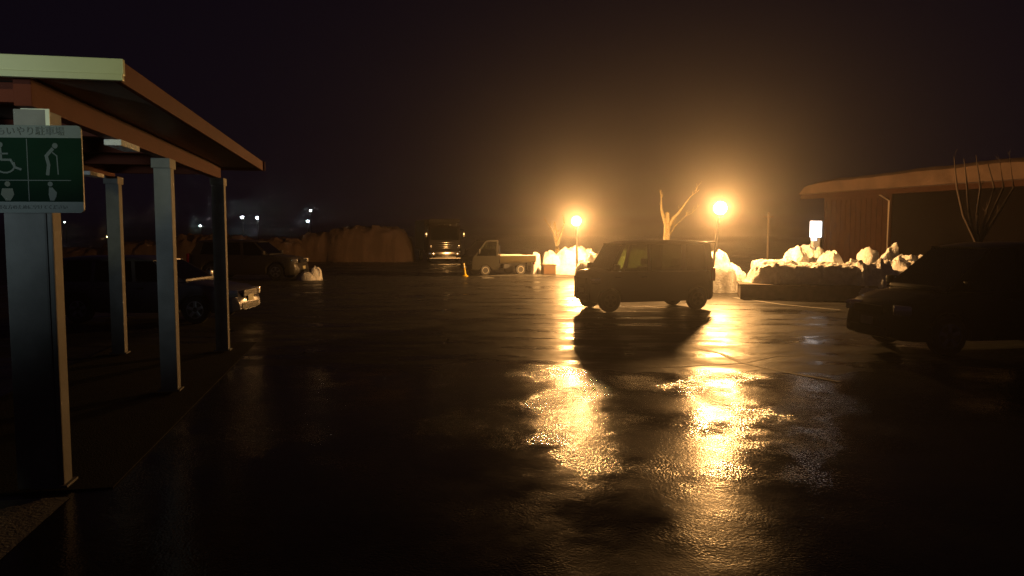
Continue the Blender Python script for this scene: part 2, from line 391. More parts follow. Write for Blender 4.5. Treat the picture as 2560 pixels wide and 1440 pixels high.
# ------------------------------------------------------------ trees
def tree(base, trunk, limbs, label, m='bark', twigs=0, seed=0, group='bare pruned trees', thick=1.35):
    rr = random.Random(seed); t = empty('bare_tree', base)
    bm = bmesh.new(); tube(bm, [p[:3] for p in trunk], [p[3] for p in trunk], 14)
    if twigs:
        top = Vector(trunk[-1][:3]); bmesh.ops.create_icosphere(bm, subdivisions=2, radius=trunk[-1][3] * 1.15, matrix=Matrix.Translation(top))
    build('trunk', bm, m, t, True)
    bm = bmesh.new()
    def grow(pts, rads, lvl):
        tube(bm, pts, [q_ * thick for q_ in rads], 7 if lvl == 0 else 5)
        if lvl >= 2: return
        for _ in range(twigs if lvl == 0 else 2):
            i = rr.randrange(1, len(pts)); p = Vector(pts[i]); d = (Vector(pts[i]) - Vector(pts[i - 1])).normalized()
            d = (d + Vector((rr.uniform(-.8, .8), rr.uniform(-.8, .8), rr.uniform(.1, .7)))).normalized()
            ln = rr.uniform(.16, .38) * (1 if lvl == 0 else .6); q = [p]
            for k in range(3): q.append(q[-1] + (d + Vector((rr.uniform(-.2, .2), rr.uniform(-.2, .2), .12 * k))).normalized() * ln / 3)
            r0 = max(rads[i] * .4, .009); grow(q, [r0, r0 * .7, r0 * .45, r0 * .2], lvl + 1)
    for L_ in limbs: grow([p[:3] for p in L_], [p[3] for p in L_], 0)
    build('crown', bm, m, t, True)
    return tag(t, label, 'tree', group)
tree((2.62, 43.0, 0), [(0, 0, 0, .19), (.02, 0, .6, .16), (0, 0, 1.1, .13), (.03, 0, 1.55, .13)],
     [[(0, 0, 1.3, .11), (-.12, 0, 1.75, .08), (-.2, .05, 2.15, .06), (-.16, .05, 2.35, .03)], [(-.05, 0, 1.6, .07), (.02, 0, 2.0, .06), (-.1, 0, 2.35, .045), (-.16, 0, 2.7, .025)],
      [(.03, 0, 1.4, .11), (.15, 0, 1.8, .08), (.34, 0, 2.25, .06), (.42, 0, 2.6, .045), (.36, 0, 2.95, .03)], [(-.18, 0, 2.0, .04), (-.42, .1, 2.4, .03), (-.62, 0, 2.65, .012)]],
     'pollarded bare tree with upright stubs left of the left lamp', twigs=8, seed=3, thick=1.0)
tree((6.75, 32.3, 0), [(0, 0, 0, .20), (0, 0, .8, .16), (-.02, 0, 1.8, .135), (.0, 0, 2.5, .13), (.0, 0, 2.86, .085)],
     [[(-.04, 0, 2.35, .10), (-.17, 0, 2.72, .07), (-.26, .02, 3.05, .05), (-.27, .02, 3.5, .025), (-.3, 0, 3.9, .012)],
      [(.05, 0, 2.3, .10), (.25, 0, 2.65, .075), (.52, .05, 2.92, .05), (.78, .05, 3.3, .035), (1.0, .05, 3.6, .018), (1.2, .05, 3.75, .008)],
      [(.08, 0, 1.9, .03), (.35, .1, 2.3, .02), (.8, .1, 2.75, .012), (1.1, .1, 2.9, .006)]],
     'pale pollarded tree with two thin raised branches rising behind the van roof', twigs=7, seed=5, thick=1.0)

# ------------------------------------------------------------ carport
cp = empty('covered_walkway')
DIR = Vector((-.196, .9806, 0)); PER = Vector((-.9806, -.196, 0))   # along the roof, and away to the left
P1 = Vector((-3.60, 5.70, 0))
rz = math.atan2(DIR.y, DIR.x) - R(90)
def rotbox(cx, cy, w_, d_, z0, z1, bev=.01):
    mt = Matrix.Translation((cx, cy, 0)) @ Matrix.Rotation(rz, 4, 'Z')
    return newbox(-w_ / 2, w_ / 2, -d_ / 2, d_ / 2, z0, z1, bev, mt)
posts = [P1, P1 + DIR * 3.6, P1 + DIR * 6.85 + PER * -.05, P1 + DIR * 6.85 + PER * 1.56 , P1 + PER * 1.65]
for i, p in enumerate(posts):
    po = build('post', rotbox(p.x, p.y, .20, .17, .03, 2.92, .012), 'post', cp)
    build('post_foot', rotbox(p.x, p.y, .26, .23, .031, .05, .004), 'post', po)
    build('bracket', rotbox(p.x, p.y, .215, .30, 2.80, 2.918, .004), 'post', po)
cl = build('post_cladding', rotbox(P1.x - .08, P1.y - .02, .29, .19, .034, 2.16, .015), 'post', cp)
# side beams, cross beams, soffit, fascias, roof sheet
def along(off, y0, y1, w_, z0, z1, name, m, bev=.008, par=cp):
    c = P1 + PER * off + DIR * ((y0 + y1) / 2)
    return build(name, rotbox(c.x, c.y, w_, y1 - y0, z0, z1, bev), m, par)
along(0, -.25, 7.05, .12, 2.925, 3.132, 'side_beam', 'beam')
along(1.65, -.25, 7.05, .12, 2.925, 3.132, 'side_beam', 'beam')
for k in (0.0, 2.0, 3.6, 5.2, 6.85):
    c = P1 + DIR * k + PER * .825
    build('cross_beam', rotbox(c.x, c.y, 1.50, .10, 2.98, 3.128, .008), 'beam', cp)
c = P1 + PER * .73 + DIR * 3.42
build('soffit', rotbox(c.x, c.y, 2.84, 7.62, 3.135, 3.16, .0), 'sheet', cp)
# eaves: right long fascia, near end fascia
c0 = P1 + PER * -.955
along(-.69, -.42, 7.27, .05, 3.09, 3.25, 'long_fascia', 'beam')
along(2.155, -.42, 7.27, .05, 3.09, 3.25, 'long_fascia', 'beam')
c = P1 + PER * .73 + DIR * -.445
nf = build('end_fascia', rotbox(c.x, c.y, 2.95, .05, 3.13, 3.245, .006), 'fascia', cp)
c = P1 + PER * .73 + DIR * -.468
build('drip_edge', rotbox(c.x, c.y, 2.95, .05, 3.088, 3.134, .006), 'fascia', nf)
c = P1 + PER * .73 + DIR * 7.3
build('end_fascia', rotbox(c.x, c.y, 2.95, .05, 3.09, 3.25, .006), 'beam', cp)
c = P1 + PER * .73 + DIR * 3.42
build('roof_sheet', rotbox(c.x, c.y, 2.87, 7.66, 3.22, 3.246, .004), 'sheet', cp)
for k, off in ((1.95, -.02), (6.0, 1.60)):
    c = P1 + DIR * k + PER * (off)
    f_ = build('beam_glint', rotbox(c.x, c.y, .16, .62, 2.862, 2.922, .012), 'snow', cp)  # white box added to draw the glint under the beam
tag(cp, 'covered walkway with pale posts and reddish beams at the left edge', 'walkway shelter')
# raised concrete floor of the walkway
c = P1 + PER * .76 + DIR * 3.9
tag(build('walkway_floor', rotbox(c.x, c.y, 2.42, 8.0, 0.003, .012, 0), 'concrete'), kind='structure')  # dark stretch of the floor, its shade put into the colour
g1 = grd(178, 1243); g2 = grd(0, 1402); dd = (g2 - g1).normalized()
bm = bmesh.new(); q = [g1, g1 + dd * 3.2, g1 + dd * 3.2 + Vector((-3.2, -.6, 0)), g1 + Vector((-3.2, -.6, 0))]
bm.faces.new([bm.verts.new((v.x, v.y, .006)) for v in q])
tag(build('lit_wedge', bm, mat('lit_wedge_concrete', (.20, .20, .17), .8, var=.25, vscale=5, bump=.3)), kind='structure')  # pale wedge of floor: the patch of light put into the colour

# sign on the near post
sg = empty('parking_sign', (P1.x + .01, P1.y - .155, 0), rz * .35)
def rrect(x0, x1, z0, z1, r, n=5):
    o = []
    for cx, cz, a0 in ((x1 - r, z1 - r, 0), (x0 + r, z1 - r, 90), (x0 + r, z0 + r, 180), (x1 - r, z0 + r, 270)):
        for k in range(n + 1):
            a = R(a0 + 90 * k / n); o.append((cx + r * math.cos(a), cz + r * math.sin(a)))
    return o
SW, SZ0, SZ1 = .385, 2.155, 2.80
build('board', prism(bmesh.new(), rrect(-SW, SW, SZ0, SZ1, .03), 0, .02), 'white', sg)
pan = build('green_panel', prism(bmesh.new(), rrect(-SW - .002, SW + .002, SZ0 + .082, SZ1 - .092, .002), -.005, .001), 'green', sg)
def text(body, size, m, par, x, z, y, name='lettering', sx=1):
    cu = bpy.data.curves.new('t', 'FONT'); cu.body = body; cu.size = size; cu.align_x = 'CENTER'; cu.align_y = 'CENTER'; cu.extrude = .0015; cu.resolution_u = 3
    o = bpy.data.objects.new('t', cu); C.objects.link(o)
    me = bpy.data.meshes.new_from_object(o.evaluated_get(bpy.context.evaluated_depsgraph_get()))
    bpy.data.objects.remove(o); me.name = name; me.materials.clear(); me.materials.append(M[m])
    o = bpy.data.objects.new(name, me); C.objects.link(o); o.parent = par; o.location = (x, y, z); o.rotation_euler = (R(90), 0, 0); o.scale = (sx, 1, 1)
    return o
text('おもいやり駐車場', .070, 'ink', sg, -.01, SZ1 - .047, -.003, sx=1.0)
text('必要な方のために空けてください', .036, 'ink', sg, 0, SZ0 + .04, -.003)
bm = newbox(-.003, .003, -.009, -.0045, SZ0 + .09, SZ1 - .10); box(bm, -SW + .03, SW - .08, -.0093, -.0047, 2.392, 2.398); build('divider', bm, 'figure', pan)
def disc(bm, x, z, r, y=-.009, n=16): return prism(bm, [(x + r * math.cos(2 * math.pi * k / n), z + r * math.sin(2 * math.pi * k / n)) for k in range(n)], y, y + .004)
def stroke(bm, pts, wd, y=-.0085):
    for (a, b) in zip(pts, pts[1:]):
        a = Vector(a); b = Vector(b); d = (b - a).normalized(); s = Vector((-d.y, d.x)) * wd / 2; e = d * wd * .3
        prism(bm, [tuple(a - s - e), tuple(b - s + e), tuple(b + s + e), tuple(a + s - e)], y, y + .0035); y -= .0002
bm = bmesh.new()   # wheelchair
disc(bm, -.19, 2.655, .020); stroke(bm, [(-.19, 2.63), (-.185, 2.545), (-.12, 2.545), (-.09, 2.49), (-.05, 2.475)], .016)
stroke(bm, [(-.185, 2.59), (-.14, 2.59)], .012)
stroke(bm, [(-.15 - .01 + .068 * math.cos(R(a)), 2.50 + .055 * math.sin(R(a)) + .005) for a in range(120, 381, 20)], .012, -.0075)
build('pictogram', bm, 'figure', pan)
bm = bmesh.new()   # stooped walker with a stick
disc(bm, .20, 2.65, .020); stroke(bm, [(.18, 2.625), (.135, 2.575), (.15, 2.51), (.14, 2.44)], .024); stroke(bm, [(.18, 2.60), (.21, 2.575), (.215, 2.44)], .008, -.0075)
build('pictogram', bm, 'figure', pan)
bm = bmesh.new()   # standing person
disc(bm, -.15, 2.368, .020); prism(bm, [(-.19, 2.335), (-.115, 2.335), (-.105, 2.29), (-.125, 2.255), (-.13, 2.25), (-.132, 2.245), (-.168, 2.245), (-.175, 2.26), (-.2, 2.29)], -.0087, -.0050)
build('pictogram', bm, 'figure2', pan)
bm = bmesh.new()   # expectant mother in profile
disc(bm, .155, 2.368, .018); prism(bm, [(.145, 2.343), (.17, 2.343), (.2, 2.305), (.195, 2.275), (.178, 2.245), (.15, 2.245), (.14, 2.29)], -.0087, -.0050)
build('pictogram', bm, 'figure', pan)
tag(sg, 'green notice board with four pictograms and Japanese title fixed to the near carport post', 'sign')
nb = build('lit_post_patch', newbox(-.04, .155, 0, .012, 2.80, 2.925, .004), mat('lit_post_pale', (.74, .76, .62), .5, var=.08), None)  # plate with the light on the post top put into its colour
nb.location = (P1.x + .01, P1.y - .15, 0); nb.rotation_euler = (0, 0, rz)
tag(nb, 'pale plate for the lit stretch of post directly above the green board', 'light patch')

# ------------------------------------------------------------ vehicles
def wheel(par, x, y, r, wd, rimm, side, hub=.62):
    e = empty('wheel', (x, y, r)); e.parent = par
    bm = bmesh.new(); s = side
    lathe(bm, [(r * hub, -wd / 2), (r * .93, -wd / 2), (r, -wd * .36), (r, wd * .36), (r * .93, wd / 2), (r * hub, wd / 2)], 32)
    build('tyre', bm, 'tyre', e, True)
    bm = bmesh.new(); q = s * wd / 2
    lathe(bm, [(r * hub * .995, q * .2), (r * hub * .995, q * 1.03), (r * hub * .9, q * 1.04), (r * hub * .84, q * .7), (r * .36, q * .62), (r * .20, q * .95), (r * .08, q * .98)], 28)
    rm = build('rim', bm, rimm, e, True)
    for k in range(5):
        a = 2 * math.pi * k / 5; bm = bmesh.new() if k == 0 else bm
        mt = Matrix.Translation((0, q * .86, 0)) @ Matrix.Rotation(a, 4, 'Y')
        box(bm, -.035, .035, -.015, .015, r * .15, r * hub * .9, .006, mt)
    if rimm != 'steel': build('spoke', bm, rimm, rm)
    else: bm.free()
    return e

def car(name, label, cat, loc, heading, L, W, H, wb, fo, r, top, belt, gh, wins, paint, gl='dglass', pillars=None, group='parked vehicles in the lot', rear_gl=None, rimm='rim', spoiler=False, lamp_z=.68, seats=True, bevel_nose=.3, sill=.24):
    """x forward. top: (x,z) upper line of the lower body. gh: (ws_base, ws_top, rear_top, rear_base). wins: side windows as (b0,b1,t0,t1)"""
    t = empty(name, loc, heading); hw = W / 2; xf = L / 2; xr = -L / 2; ax = (xf - fo, xf - fo - wb); RA = r * 1.16
    xs = sorted(set([round(lerp(xr, xf, k / 34), 3) for k in range(35)] + [a + RA * math.cos(R(d)) for a in ax for d in range(0, 181, 12)] + [xr + .02, xr + .06, xf - .02, xf - .06] + [round(p[0], 3) for p in top]))
    bm = bmesh.new(); rings = []
    def width(x):
        e = max(0, 1 - (xf - x) / .55); e2 = max(0, 1 - (x - xr) / .4)
        return hw * (1 - bevel_nose * e ** 2.4 - .16 * e2 ** 2.6)
    for x in xs:
        wv = width(x); zt = interp(top, x); e = max(0, 1 - (xf - x) / .16, 1 - (x - xr) / .12)
        zf = .23 + .05 * e; zk = sill + .06 * e
        for a in ax:
            if abs(x - a) < RA: zk = max(zk, r + math.sqrt(max(0, RA * RA - (x - a) ** 2)))
        wi = max(wv - .26, .2); zt2 = zt - .10 * e * e
        zk = min(zk, zt2 - .16); zm = max(zk + .10, .56)
        zm = min(zm, zt2 - .10)
        sec = [(0, zf), (wi, zf), (wi, max(zk, zf + .01)), (wv * .955, zk + .005), (wv * .985, zk + .04), (wv, zm), (wv * .985, lerp(zm, zt2, .62)), (wv * .955, zt2 - .035), (wv * .90, zt2), (wv * .5, zt2 + .025), (0, zt2 + .035)]
        ring = [bm.verts.new((x, y, z)) for y, z in sec] + [bm.verts.new((x, -y, z)) for y, z in sec[-2:0:-1]]
        rings.append(ring)
    n = len(rings[0])
    for a, b in zip(rings, rings[1:]):
        for k in range(n): bm.faces.new((a[k], a[(k + 1) % n], b[(k + 1) % n], b[k]))
    bm.faces.new(rings[0]); bm.faces.new(rings[-1][::-1])
    build('body', bm, paint, t, True)
    # cabin
    xa, xb, xc, xd = gh; za = interp(top, xa); zd = interp(top, xd); wr = hw * .80; zr = H
    def sidept(x, f):      # point on the sloped side: f 0 at belt, 1 at roof
        zb_ = interp(top, x); return (zb_ - .01, hw * .935)
    def P(x, f, s):
        wq = lerp(hw * .93, hw * .815, f); z = lerp(belt - .02, H - .10, f)
        k = max(0, (x - lerp(xa, xb, f) + .35) / .35); return Vector((x, s * wq * (1 - .05 * min(k, 1)), z))
    bm = bmesh.new()       # roof: lofted crowned slab
    rr_ = []
    N = 14
    for k in range(N + 1):
        u = k / N; x = lerp(xc - .03, xb + .03, u); e = abs(2 * u - 1) ** 4; wq = hw * .825 * (1 - .05 * e); zt = H - .085 * e * (1 if u > .5 else .45)
        sec = [(wq, H - .115), (wq + .012, H - .09), (wq * .97, zt - .045), (wq * .82, zt - .012), (wq * .4, zt), (0, zt + .004)]
        ring = [bm.verts.new((x, y, z)) for y, z in sec] + [bm.verts.new((x, -y, z)) for y, z in sec[-2::-1]] 
        rr_.append(ring)
    n = len(rr_[0])
    for a, b in zip(rr_, rr_[1:]):
        for k in range(n): bm.faces.new((a[k], a[(k + 1) % n], b[(k + 1) % n], b[k]))
    bm.faces.new(rr_[0]); bm.faces.new(rr_[-1][::-1])
    rf = build('roof', bm, paint, t, True)
    if spoiler:
        build('spoiler', newbox(xc - .20, xc + .02, -hw * .74, hw * .74, H - .075, H - .035, .012), paint, rf)
    # pillars = everything on the side that is not window
    edges = [(xd, xc)] + [(w_[0], w_[2]) for w_ in wins][::1]
    ws_ = sorted(wins)     # rear to front
    seqb = [xd] + [v for w_ in ws_ for v in (w_[0], w_[1])] + [xa]
    seqt = [xc] + [v for w_ in ws_ for v in (w_[2], w_[3])] + [xb]
    for k in range(0, len(seqb), 2):
        b0, b1, t0, t1 = seqb[k], seqb[k + 1], seqt[k], seqt[k + 1]
        for s in (-1, 1):
            q = [P(b0, 0, s), P(b1, 0, s), P(t1, 1, s), P(t0, 1, s)]
            bm = bmesh.new(); slab(bm, q if s < 0 else q[::-1], -.05); build('pillar', bm, paint, t)
    for w_ in ws_:
        for s in (-1, 1):
            q = [P(w_[0] + .0, .0, s), P(w_[1], .0, s), P(w_[3], 1, s), P(w_[2], 1, s)]
            q = [p - Vector((0, s * .018, 0)) for p in q]
            bm = bmesh.new(); slab(bm, q, .004); build('side_window', bm, ('glass' if w_ in ws_[-2:] else 'mglass') if gl == 'glass' else gl, t)
    bm = bmesh.new(); slab(bm, [P(xa, 0, -1) + Vector((-.01, .03, 0)), P(xa, 0, 1) + Vector((-.01, -.03, 0)), P(xb, 1, 1) + Vector((0, -.03, 0)), P(xb, 1, -1) + Vector((0, .03, 0))], .005); build('windscreen', bm, 'glass', t)
    bm = bmesh.new(); slab(bm, [P(xd, 0, -1) + Vector((.01, .05, 0)), P(xd, 0, 1) + Vector((.01, -.05, 0)), P(xc, 1, 1) + Vector((0, -.05, 0)), P(xc, 1, -1) + Vector((0, .05, 0))], .005); build('rear_window', bm, rear_gl or gl, t)
    # trim
    wf = width(xf)
    for s in (-1, 1):
        mt = Matrix.Translation((xf - .17, s * (width(xf - .12) - .15), lamp_z)) @ Matrix.Rotation(s * R(-30), 4, 'Z')
        build('headlight', newbox(-.17, .10, -.16, .16, -.085, .085, .035, mt), 'lens', t, True)
        build('tail_light', newbox(xr - .015, xr + .10, s * hw * .86 - .07, s * hw * .86 + .07, .75, min(1.15, belt + .05), .02), 'red', t, True)
        mt = Matrix.Translation((lerp(xa, xb, .3), s * (hw + .10), belt + .08))
        build('side_mirror', newbox(-.06, .06, -.10, .10, -.075, .085, .03, mt), paint, t, True)
        for w_ in ws_[-2:]:
            build('door_handle', newbox(w_[0] + .05, w_[0] + .20, s * hw * .98 - .022, s * hw * .98 + .022, belt - .17, belt - .14, .008), 'black', t)
    build('grille', newbox(xf - .02, xf + .015, -wf * .62, wf * .62, lamp_z - .09, lamp_z + .06, .012), 'black', t)
    build('bumper_intake', newbox(xf - .02, xf + .012, -wf * .8, wf * .8, .30, .44, .012), 'black', t)
    build('number_plate', newbox(xf + .013, xf + .024, -.165, .165, .46, .60, .004), 'plate', t)
    for x in ax:
        for s in (-1, 1): wheel(t, x, s * (hw - .115), r, .17, rimm, s)
    if seats:
        for sx in ([lerp(xa, xc, .42)] + ([lerp(xa, xc, .75)] if H > 1.6 else [])):
            for s in (-1, 1):
                bm = newbox(sx - .25, sx + .25, s * .33 - .24, s * .33 + .24, .42, .62, .06)
                box(bm, sx - .32, sx - .16, s * .33 - .23, s * .33 + .23, .55, 1.12, .06); box(bm, sx - .31, sx - .20, s * .33 - .13, s * .33 + .13, 1.15, 1.33, .04); tube(bm, [(sx - .25, s * .33, 1.05), (sx - .25, s * .33, 1.2)], .02, 6)
                build('seat', bm, 'seat', t, True)
        build('dashboard', newbox(xa - .45, xa - .02, -hw * .84, hw * .84, belt - .14, belt + .05, .05), 'black', t, True)
        bm = bmesh.new(); cx = xa - .5
        tube(bm, [(cx - .06 * math.sin(a), -.33 + .18 * math.cos(a), belt + .05 + .17 * math.sin(a)) for a in [2 * math.pi * k / 16 for k in range(17)]], .014, 6, False); build('steering_wheel', bm, 'black', t, True)
    return tag(t, label, cat, group)

# the tall kei wagon seen against the light, facing left and a little towards us
car('parked_van', 'tall boxy van silhouetted in front of the lamps in the middle of the lot', 'van', (3.50, 19.80, 0), R(180 + 17), 3.52, 1.50, 1.83, 2.52, .50, .285,
    top=[(-1.76, 1.04), (-.6, 1.04), (.95, 1.05), (1.30, 1.05), (1.55, 1.03), (1.69, .99), (1.76, .88)], belt=1.05,
    gh=(1.28, .86, -1.66, -1.74), wins=[(-1.52, -.92, -1.48, -.92), (-.80, .12, -.80, .10), (.20, .86, .18, .60), (.94, 1.16, .68, .78)], paint='p_grey', gl='glass', rear_gl='mglass', spoiler=True, lamp_z=.80, rimm='drim')
# pale estate car behind the carport posts, facing right
car('parked_car', 'silver car behind the carport posts with its lit nose poking out right', 'car', (-8.35, 17.2, 0), R(-2), 4.55, 1.74, 1.50, 2.65, .92, .315,
    top=[(-2.27, .92), (-1.6, .95), (0, .95), (.95, .93), (1.35, .90), (1.9, .80), (2.15, .70), (2.275, .58)], belt=.95,
    gh=(1.15, .35, -1.75, -2.1), wins=[(-1.75, -1.0, -1.55, -1.0), (-.92, -.05, -.92, -.12), (.03, .95, -.04, .33)], paint='p_silver', lamp_z=.66)
# far pale SUV facing right
car('parked_car', 'pale tall car in front of the far snow bank, small snow lump at its nose', 'car', (-11.55, 32.6, 0), R(-4), 4.85, 1.85, 1.74, 2.85, .92, .36,
    top=[(-2.42, 1.12), (-1.6, 1.12), (.0, 1.1), (1.0, 1.08), (1.5, 1.05), (2.1, .96), (2.3, .82), (2.425, .66)], belt=1.10,
    gh=(1.25, .55, -1.95, -2.3), wins=[(-1.85, -1.1, -1.7, -1.08), (-1.0, -.02, -1.0, -.1), (.1, 1.02, .02, .50)], paint='p_white', lamp_z=.84)
# dark minivan at the right, nose left
car('parked_van', 'black minivan almost lost in the dark at the right edge', 'van', (8.45, 13.0, 0), R(180 + 9), 4.75, 1.72, 1.86, 2.85, .90, .33,
    top=[(-2.37, 1.08), (-1.6, 1.08), (.6, 1.06), (1.3, 1.03), (1.75, .97), (2.1, .86), (2.3, .74), (2.375, .60)], belt=1.07,
    gh=(1.5, .65, -2.1, -2.3), wins=[(-2.0, -1.1, -1.95, -1.1), (-1.0, .15, -1.0, .12), (.25, 1.1, .22, .62)], paint='p_dark', lamp_z=.74)

# kei truck
def kei_truck(loc, hd):
    t = empty('kei_truck', loc, hd); t.scale = (1, 1, .95); hw = .70
    cab = [(1.66, .30), (1.69, .55), (1.64, .95), (1.40, 1.02), (.98, 1.735), (.86, 1.78), (.30, 1.78), (.28, .50), (1.02, .50), (1.02, .30)]
    low = [(1.66, .30), (1.70, .55), (1.66, .92), (1.60, .99), (.30, .99), (.30, .30), (.68, .30), (.74, .44), (.90, .55), (1.10, .55), (1.26, .44), (1.32, .30)]
    build('cab', prism(bmesh.new(), low, -hw, hw), 'p_kei', t)
    bm = bmesh.new(); prism(bm, [(.98, 1.70), (.86, 1.78), (.30, 1.78), (.30, 1.70)], -hw * .90, hw * .90); build('roof', bm, 'p_kei', t)
    bm = bmesh.new()
    for s in (-1, 1):
        for q in ([(1.58, .98), (1.48, .98), (.90, 1.71), (.98, 1.71)], [(.42, .98), (.30, .98), (.30, 1.71), (.38, 1.71)]):
            pts = [Vector((x, s * lerp(hw * .99, hw * .9, (z - .98) / .73), z)) for x, z in q]; bm = bmesh.new(); slab(bm, pts if s > 0 else pts[::-1], .04 * -1); build('pillar', bm, 'p_kei', t)
    bm = bmesh.new(); slab(bm, [(.32, -hw * .98, .98), (.32, hw * .98, .98), (.32, hw * .98, 1.2), (.32, -hw * .98, 1.2)], .03); build('rear_panel', bm, 'p_kei', t)
    for s in (-1, 1):
        bm = bmesh.new(); slab(bm, [(1.48, s * hw * .97, .99), (.42, s * hw * .97, .99), (.38, s * hw * .89, 1.70), (.92, s * hw * .89, 1.70)], .004); build('side_window', bm, 'glass', t)
        build('headlight', newbox(1.64, 1.70, s * .52 - .10, s * .52 + .10, .62, .76, .02), 'lens', t, True)
        build('side_mirror', newbox(1.36, 1.42, s * (hw + .11) - .06, s * (hw + .11) + .06, 1.10, 1.34, .015), 'black', t, True)
    bm = bmesh.new(); slab(bm, [(1.56, -hw * .95, 1.0), (1.56, hw * .95, 1.0), (.96, hw * .86, 1.70), (.96, -hw * .86, 1.70)], .005); build('windscreen', bm, 'glass', t)
    build('bumper', newbox(1.66, 1.735, -hw, hw, .30, .46, .02), 'p_kei', t); build('number_plate', newbox(1.737, 1.745, -.165, .165, .33, .46), 'plate', t)
    build('seat', newbox(.40, .80, -.55, .55, .75, 1.35, .06), 'seat', t)
    bed = build('bed_floor', newbox(-1.70, .26, -hw, hw, .62, .68, .008), 'p_kei2', t)
    for s in (-1, 1):
        sd = build('side_gate', newbox(-1.70, .24, s * hw - .02, s * hw + .02, .685, .975, .008), 'p_kei2', t)
        build('top_rail', newbox(-1.70, .24, s * hw - .03, s * hw + .03, .977, 1.005, .008), 'steel', sd)
        bm = bmesh.new()
        for k in range(4): box(bm, -1.25 + k * .4, -1.22 + k * .4, s * (hw + .022) - .008, s * (hw + .022) + .008, .66, .74)
        build('latch', bm, 'black', sd)
    build('tailgate', newbox(-1.74, -1.705, -hw, hw, .66, .975, .008), 'p_kei2', t)
    bm = bmesh.new(); tube(bm, [(.20, -.60, .68), (.20, -.60, 1.50), (.20, .60, 1.50), (.20, .60, .68)], .022, 8)
    for k in (-.3, 0, .3): tube(bm, [(.20, k, .68), (.20, k, 1.5)], .013, 6)
    build('guard_frame', bm, 'chrome', t, True)
    bm = newbox(-1.66, .9, -.36, -.28, .44, .615); box(bm, -1.66, .9, .28, .36, .44, .615); build('chassis', bm, 'black', t)
    build('fuel_tank', newbox(-.30, .02, .38, .64, .34, .58, .02), 'black', t); build('battery_box', newbox(-.30, -.02, -.64, -.38, .34, .58, .02), 'stone', t)
    for s in (-1, 1):
        for x in (1.0, -.90): wheel(t, x, s * (hw - .09), .27, .145, 'steel', s, .60)
        build('mudflap', newbox(-1.28, -1.265, s * .56 - .10, s * .56 + .10, .16, .60), 'black', t)
        build('tail_light', newbox(-1.70, -1.66, s * .55 - .10, s * .55 + .10, .52, .61, .01), 'red', t)
    return tag(t, 'small flatbed kei truck with an empty bed, facing left beside the bright snow heap', 'truck', 'parked vehicles in the lot')
kei_truck((-.68, 36.3, 0), R(180 + 27))

# lorry, facing us
def lorry(loc, hd):
    t = empty('lorry', loc, hd); hw = 1.12
    bm = bmesh.new()
    prof = [(0, .55), (.02, 1.15), (0.0, 1.55), (-.16, 2.50), (-.30, 2.68), (-1.9, 2.70), (-1.9, .55)]
    prism(bm, prof, -hw, hw); es = [e for e in bm.edges if abs(e.verts[0].co.y - e.verts[1].co.y) < 1e-4 and max(e.verts[0].co.x, e.verts[1].co.x) > -.4]
    bmesh.ops.bevel(bm, geom=es, offset=.10, segments=3, affect='EDGES'); cabo = build('cab', bm, 'p_truck', t, True)
    bm = bmesh.new(); slab(bm, [(.012, -hw + .14, 1.56), (.012, hw - .14, 1.56), (-.145, hw - .20, 2.42), (-.145, -hw + .20, 2.42)], -.02 * -1); build('windscreen', bm, 'dglass', t)
    build('roof_visor', newbox(-.42, -.10, -hw + .06, hw - .06, 2.72, 3.02, .05), 'cargo', t, True)
    build('cargo_box', newbox(-7.5, -2.0, -1.18, 1.18, .85, 3.0, .03), 'cargo', t)
    bm = bmesh.new()
    for k in range(4): box(bm, .015, .06, -.62, .62, .98 + k * .125, 1.035 + k * .125, .015)
    build('grille', bm, 'chrome', t, True)
    bp = build('bumper', newbox(-.05, .16, -hw - .02, hw + .02, .42, .80, .07), 'chrome', t, True)
    build('bumper_step', newbox(.10, .20, -.75, .75, .36, .415, .015), 'chrome', bp)
    build('lower_panel', newbox(-.02, .10, -hw + .02, hw - .02, .26, .355, .02), 'chrome', bp)
    for s in (-1, 1):
        build('headlight', newbox(.13, .185, s * .86 - .17, s * .86 + .17, .52, .70, .03), 'lens', t, True)
        build('marker_lamp', newbox(-.02, .05, s * .98 - .05, s * .98 + .05, 1.02, 1.22, .02), 'lens', t, True)
        m_ = build('side_mirror', newbox(.10, .18, s * 1.32 - .10, s * 1.32 + .10, 1.75, 2.15, .03), 'chrome', t, True)
        bm = bmesh.new(); tube(bm, [(-.1, s * 1.10, 2.3), (.12, s * 1.32, 2.25), (.12, s * 1.32, 1.70), (-.05, s * 1.10, 1.6)], .018, 6); build('mirror_arm', bm, 'black', m_, True)
        for x in (-.95, -5.6): wheel(t, x, s * .98, .48, .26, 'steel', s, .58)
        bm = bmesh.new(); tube(bm, [(.03, s * .05, 1.50), (.02, s * .62, 1.56)], .014, 6); build('wiper', bm, 'black', t)
    bm = bmesh.new()
    for k in range(5): bmesh.ops.create_icosphere(bm, subdivisions=1, radius=.045, matrix=Matrix.Translation((-.10, -.8 + .4 * k, 2.62)))
    build('roof_lamp', bm, 'lens', t, True)
    build('chassis', newbox(-7.4, -.4, -.45, .45, .50, .845), 'black', t)
    return tag(t, 'dark lorry facing us at the far end with glinting chrome grille and bumper', 'lorry', 'parked vehicles in the lot')
lorry((-4.65, 51.3, 0), R(-90 + 14))

